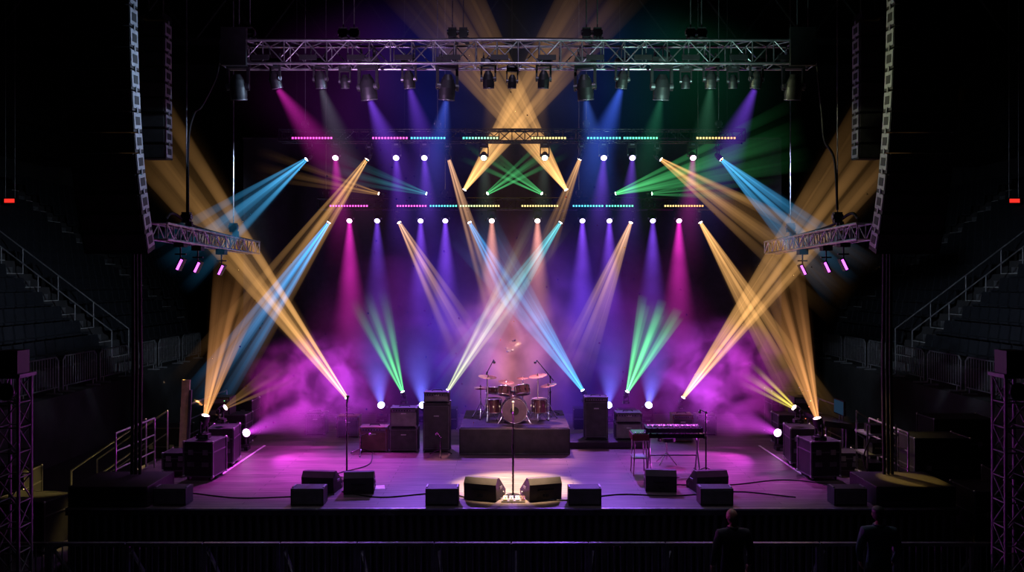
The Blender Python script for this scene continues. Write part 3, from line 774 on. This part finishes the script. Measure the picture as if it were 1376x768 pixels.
# stairs with handrails at each side of the stage
for sgn in (-1, 1):
    b = MB(); n = 6
    for i in range(n):
        z = DECK*(n-i)/(n+0.0)-.1; x = sgn*(7.95+i*.28)
        b.box((x, 18.1, z), (.29, 1.1, .04), ALUD)
        for q in (17.58, 18.62): b.box((x, q, z/2), (.04, .04, z), STEEL)
    for q in (17.55, 18.65):
        b.bar((sgn*7.82, q, DECK-.08), (sgn*9.5, q, .08), .04, .12, STEEL)
        b.tube([(sgn*7.85, q, 1.15), (sgn*7.85, q, 2.2), (sgn*9.45, q, 1.1), (sgn*9.45, q, 0.05)], .022, ALU)
        b.cyl((sgn*7.85, q, 1.7), (sgn*9.45, q, .6), .018, ALU, n=6)
    b.obj('stage_stairs')
    b = MB(); x = sgn*7.6
    for ya, yb in ((15.7, 17.4), (18.8, 21.8)):
        b.tube([(x, ya, DECK), (x, ya, DECK+1.05), (x, yb, DECK+1.05), (x, yb, DECK)], .022, ALU)
        for z in (.35, .7): b.cyl((x, ya, DECK+z), (x, yb, DECK+z), .016, ALU, n=6)
        b.cyl((x, (ya+yb)/2, DECK), (x, (ya+yb)/2, DECK+1.05), .018, ALU, n=6)
    b.obj('stage_guardrail')
b = MB(); b.prism([(18.35, DECK), (18.40, DECK), (18.60, DECK+1.72), (18.55, DECK+1.72)], -7.48, -7.30, CREAM)
b.prism([(18.33, DECK+.02), (18.36, DECK+.02), (18.54, DECK+1.5), (18.50, DECK+1.5)], -7.30, -7.24, ALUD)
b.obj('leaning_board')
b = MB(); cx, cy = 7.15, 18.6
b.box((cx, cy, DECK+.8), (.6, 1.3, .12), BLKG, Matrix.Rotation(.12, 3, 'Y'))
for r in range(6):
    for q in range(14): b.box((cx-.2+.07*r, cy-.58+q*.09, DECK+.87-.008*r), (.02, .02, .02), ALU if (r+q) % 3 else em((.2, .6, 1), .8))
for q in (-.55, .55):
    for r in (-.22, .22): b.cyl((cx+r, cy+q, DECK), (cx+r, cy+q, DECK+.75), .02, ALUD, n=6)
b.box((cx+.3, cy, DECK+1.1), (.05, .55, .34), BLKG); b.box((cx+.27, cy, DECK+1.1), (.01, .5, .29), em((.1, .25, .5), .1)); b.cyl((cx+.3, cy, DECK+.8), (cx+.3, cy, DECK+1.0), .02, ALUD, n=6)
b.obj('mixing_console')
for sgn in (-1, 1):
    b = MB(); x, y = sgn*6.95, 20.2
    b.box((x, y-.55, DECK+.6), (.5, .45, 1.2), BLK)
    for k in range(8): b.box((x, y-.785, DECK+.14+k*.14), (.44, .012, .11), ALUD if k % 2 else BLKG); b.box((x-.15+.04*k, y-.793, DECK+.14+k*.14), (.02, .006, .015), em((.2, 1, .3) if k % 2 else (1, .2, .1), 2.0))
    b.obj('equipment_rack', .006)
# lattice gear shelf standing beside the console
b = MB()
for q in (-1, 1):
    for r in (-1, 1): b.cyl((7.25+q*.28, 16.3+r*.25, DECK), (7.25+q*.28, 16.3+r*.25, DECK+1.15), .02, ALUD, n=8)
for z in (.15, .55, .95): b.box((7.25, 16.3, DECK+z), (.62, .56, .03), STEEL)
b.box((7.15, 16.3, DECK+.28), (.35, .4, .22), BLKG); b.box((7.3, 16.3, DECK+.68), (.42, .4, .2), BLK); b.box((7.2, 16.25, DECK+1.05), (.3, .3, .16), BLKG)
for k in range(6): b.cyl((7.15+k*.045, 16.095, DECK+.68), (7.15+k*.045, 16.08, DECK+.68), .014, ALU, n=8)
b.tube(spline([(7.0, 16.0, DECK+.9), (6.85, 15.95, DECK+.5), (6.95, 15.9, DECK+.1), (6.7, 15.8, DECK+.012)]), .015, RUB)
b.obj('gear_shelf')
b = MB()
for pts in ([(-3.2, 15.4, 0), (-2.4, 15.0, 0), (-1.3, 15.3, 0), (-.6, 14.8, 0), (0, 15.0, 0)], [(0, 15.0, 0), (1, 14.8, 0), (2.0, 15.2, 0), (3, 15.1, 0), (4.2, 15.4, 0), (5.2, 15.0, 0)],
            [(-6, 15.3, 0), (-5, 14.95, 0), (-4, 15.05, 0), (-3.3, 15.2, 0)], [(-3.3, 16.4, 0), (-3.6, 16.8, 0), (-3.1, 17.6, 0), (-3.2, 18.8, 0)], [(3.4, 16.6, 0), (3.0, 16.0, 0), (4.2, 15.9, 0), (5.4, 16.3, 0), (6.3, 15.9, 0)]):
    b.tube([(p.x, p.y, DECK+.012) for p in spline(pts)], .012, RUB)
b.obj('stage_cables')
b = MB(); b.box((-2.55, 15.75, DECK+.003), (.2, .28, .004), WHITE, Matrix.Rotation(.2, 3, 'Z')); b.obj('set_list_paper')

# front barricade
yy = 12.75
x = -9.6
while x < 9.6:
    b = MB(); w = 1.18
    b.box((x+w/2, yy, 1.08), (w, .07, .05), ALUD)
    b.box((x+w/2, yy+.02, .07), (w, .04, .06), ALUD)
    for q in (0.02, w-.02): b.box((x+q, yy, .56), (.05, .06, 1.06), ALUD)
    for k in range(1, 12): b.cyl((x+w*k/12, yy, .08), (x+w*k/12, yy, 1.06), .012, ALUD, n=6)
    b.box((x+w/2, yy+.45, .025), (w, .95, .02), ALUD)
    b.bar((x+.06, yy, 1.0), (x+.06, yy+.85, .05), .04, .04, ALUD)
    b.obj('crowd_barricade'); x += 1.2

# ------------------------------------------------------------ people
def person(name, X, Y, H, shirt, hair, rz=0, cap=False, lean=0, turn=0, armb=0.0):
    k = H/1.80
    P = {'pel': (0, 0, .96), 'sp': (0, .0, 1.12), 'ch': (0, -.01, 1.32), 'uc': (0, -.015, 1.44), 'nb': (0, -.01, 1.53), 'nt': (0, .01, 1.60)}
    R = {'pel': (.165, .125), 'sp': (.16, .12), 'ch': (.185, .125), 'uc': (.165, .105), 'nb': (.07, .068), 'nt': (.06, .06)}
    E = [('pel', 'sp'), ('sp', 'ch'), ('ch', 'uc'), ('uc', 'nb'), ('nb', 'nt')]
    for s_, n_ in ((-1, 'l'), (1, 'r')):
        P['sh'+n_] = (s_*.195, -.015, 1.45); R['sh'+n_] = (.085, .085)
        P['el'+n_] = (s_*.275, -.03, 1.17); R['el'+n_] = (.06, .06)
        P['wr'+n_] = (s_*(.275-armb), .08+armb*.5, .94+armb*.6); R['wr'+n_] = (.034, .036)
        P['hp'+n_] = (s_*.095, 0, .88); R['hp'+n_] = (.098, .105)
        P['kn'+n_] = (s_*.115, .02, .50); R['kn'+n_] = (.068, .07)
        P['an'+n_] = (s_*.125, -.02, .10); R['an'+n_] = (.05, .055)
        P['to'+n_] = (s_*.145, .15, .045); R['to'+n_] = (.045, .04)
        E += [('uc', 'sh'+n_), ('sh'+n_, 'el'+n_), ('el'+n_, 'wr'+n_), ('pel', 'hp'+n_), ('hp'+n_, 'kn'+n_), ('kn'+n_, 'an'+n_), ('an'+n_, 'to'+n_)]
    ks = list(P); me = bpy.data.meshes.new('tmp'); me.from_pydata([P[q] for q in ks], [(ks.index(a), ks.index(c)) for a, c in E], [])
    o = bpy.data.objects.new('tmp', me); scene.collection.objects.link(o)
    o.modifiers.new('s', 'SKIN'); sub = o.modifiers.new('u', 'SUBSURF'); sub.levels = 2
    for i, q in enumerate(ks):
        me.skin_vertices[0].data[i].radius = R[q]; me.skin_vertices[0].data[i].use_root = (q == 'pel')
    dg = bpy.context.evaluated_depsgraph_get(); ev = o.evaluated_get(dg); m2 = ev.to_mesh()
    vs = [v.co.copy() for v in m2.vertices]; fs = [tuple(p.vertices) for p in m2.polygons]; cs = [p.center.copy() for p in m2.polygons]
    ev.to_mesh_clear(); bpy.data.objects.remove(o)
    b = MB(); b.T = Matrix.Scale(k, 4)
    grp = {}
    for f, c in zip(fs, cs):
        m = shirt
        if c.z > 1.555: m = SKIN
        elif c.z < .10: m = BLKG
        elif c.z < .93 and abs(c.x) < .22: m = PANTS
        elif abs(c.x) > .2 and c.z < .97: m = SKIN
        grp.setdefault(m, []).append(f)
    base = len(b.v); b.v += [b.T @ v for v in vs]
    for m, ff in grp.items():
        i = b.mi(m)
        for f in ff: b.f.append([base+q for q in f]); b.m.append(i); b.s.append(True)
    b.tor((0, -.008, 1.545), .072, .014, shirt, n=18)
    # hands with five fingers
    for s_, n_ in ((-1, 'l'), (1, 'r')):
        w = V(P['wr'+n_]); dn = (w-V(P['el'+n_])).normalized(); fw = V((0, 1, 0)); fw = (fw-dn*fw.dot(dn)).normalized()
        Rm = Matrix((V((s_, 0, 0)), fw, -dn)).transposed()
        b.sph(w+dn*.05, (.022, .042, .058), SKIN, R=Rm)
        for j, (off, ln) in enumerate(((.032, .070), (.011, .080), (-.010, .074), (-.030, .058))):
            a = w+dn*.085+fw*off; c1 = a+dn*ln*.5-V((s_*.006, 0, 0)); c2 = c1+(dn*.8-V((s_*.6, 0, 0))).normalized()*ln*.5
            b.tube([a, c1, c2], .0085, SKIN, n=8); b.sph(c2, .0085, SKIN, n=8, h=5)
        a = w+dn*.03+fw*.035; c1 = a+(dn*.6+fw*.8).normalized()*.035; c2 = c1+(dn+fw*.25).normalized()*.03
        b.tube([a, c1, c2], .0105, SKIN, n=8); b.sph(c2, .0105, SKIN, n=8, h=5)
    # head (faces +Y, toward the stage)
    T0 = b.T.copy(); b.T = T0 @ Matrix.Translation((0, .025, 1.69)) @ Matrix.Rotation(turn, 4, 'Z') @ Matrix.Rotation(lean, 4, 'X')
    b.sph((0, 0, .01), (.078, .098, .102), SKIN, n=20, h=14); b.sph((0, .022, -.05), (.058, .068, .066), SKIN, n=16, h=10)
    b.sph((0, .1, -.012), (.012, .02, .024), SKIN, n=8, h=6); b.box((0, .088, -.058), (.045, .01, .008), LIP)
    for q in (-1, 1):
        b.sph((q*.078, -.005, -.01), (.010, .02, .032), SKIN, n=8, h=6)
        b.sph((q*.03, .085, .008), .012, WHITE, n=8, h=6); b.sph((q*.03, .0955, .008), .005, BLKG, n=8, h=6); b.box((q*.03, .094, .03), (.034, .01, .007), HAIR)
    if hair:
        b.sph((0, -.014, .028), (.084, .096, .095), HAIR, n=20, h=12)
        b.sph((0, -.035, -.02), (.08, .07, .075), HAIR, n=16, h=10)
    else:
        b.sph((0, -.03, -.028), (.0765, .068, .05), HAIR, n=16, h=10)
    if cap:
        b.sph((0, -.004, .045), (.088, .104, .075), BLK, n=20, h=10); b.sph((0, .11, .035), (.065, .06, .01), BLK, n=16, h=6)
    b.T = T0
    return b.obj(name, loc=(X, Y, .0), rotz=rz)
person('security_guard', 3.26, 12.1, 1.80, SHIRT, False, rz=.08, turn=.15)
person('stagehand', 5.42, 12.1, 1.84, TEAL, True, rz=-.12, turn=-.2, cap=True, armb=.05)

# ------------------------------------------------------------ lamps: stage spots and added unseen fills
def spot(p, t, col, W, ang, blend=.6, r=.08, name='spot_light'):
    d = bpy.data.lights.new(name, 'SPOT'); d.energy = W; d.color = col; d.spot_size = math.radians(ang); d.spot_blend = blend; d.shadow_soft_size = r
    o = bpy.data.objects.new(name, d); scene.collection.objects.link(o); o.location = p
    o.rotation_euler = (V(t)-V(p)).to_track_quat('-Z', 'Y').to_euler(); return o
spot((.05, 15.8, 8.4), (.05, 15.8, DECK), (1, .64, .36), 30000, 22, .65)
for sgn in (-1, 1):
    spot((sgn*4.3, 19.4, 7.8), (sgn*4.4, 17.8, DECK), (.75, .05, .8), 6500, 48, .9)
    spot((sgn*2.4, 21.5, 6.4), (sgn*2.0, 17.4, DECK), (.36, .12, 1), 2800, 70, .9)
    spot((sgn*.6, 21.6, 6.4), (0, 19.4, 2.0), (1, .35, .45), 2600, 40, .6)
    spot((sgn*1.2, 17.6, 6.0), (.06, 19.5, 2.3), (1, .4, .6), 400, 22, .8)
    spot((sgn*5.9, 19.0, 1.9), (sgn*2.5, 17.2, DECK), (.85, .06, .9), 1100, 75, .9)
    spot((sgn*3.0, 22.3, 1.8), (sgn*3.0, 24.3, 4.5), (.2, .12, 1), 260, 100, 1)
    spot((sgn*3.0, 16.3, 9.0), (sgn*6.9, 14.9, 8.5), (.5, .7, 1) if sgn < 0 else (.85, .95, .5), 520, 70, .9)
    spot((sgn*3.0, 14.5, 7.5), (sgn*3.0, 16.5, 9.7), (.8, .45, 1) if sgn < 0 else (.5, .95, .8), 420, 100, .9)
    spot((sgn*6.5, 18.6, 5.3), (sgn*6.4, 17.2, DECK), (.7, .25, 1), 350, 60, .8)
    spot((sgn*5, 18.5, 8.0), (sgn*17, 29, 4), (.5, .6, .75), 2200, 60, 1)  # added fill toward the seating, no visible source
    spot((sgn*4.2, 16.3, 9.2), (sgn*4.3, 12.2, 1.2), (.75, .7, .9), 350, 45, .9)  # added light on the people and barricade, unseen source
spot((6.3, 16.8, 5.4), (7.25, 14.95, DECK+.36), (1, .6, .12), 1400, 14, .3)
spot((5.2, 18.5, 5.6), (7.3, 17.2, 1.9), (1, .75, .25), 450, 34, .7)
spot((-6.5, 20.5, 6.0), (-9.6, 16.6, 0), (1, .7, .2), 6000, 20, .3)
spot((0, 12.0, 13.0), (0, 17.5, DECK), (.6, .5, .8), 900, 80, 1)  # added weak front fill, no fixture modelled
w = bpy.data.worlds.new('dark_arena'); scene.world = w; w.use_nodes = True
w.node_tree.nodes['Background'].inputs[0].default_value = (.02, .03, .05, 1); w.node_tree.nodes['Background'].inputs[1].default_value = .3

# ------------------------------------------------------------ camera
cd = bpy.data.cameras.new('camera'); co = bpy.data.objects.new('camera', cd); scene.collection.objects.link(co)
co.location = (0, 0, CAMZ); co.rotation_euler = (math.radians(90), 0, 0)
cd.sensor_width = 36; cd.lens = 36*1100/1376; cd.shift_y = -9/1376; cd.clip_end = 200
scene.camera = co
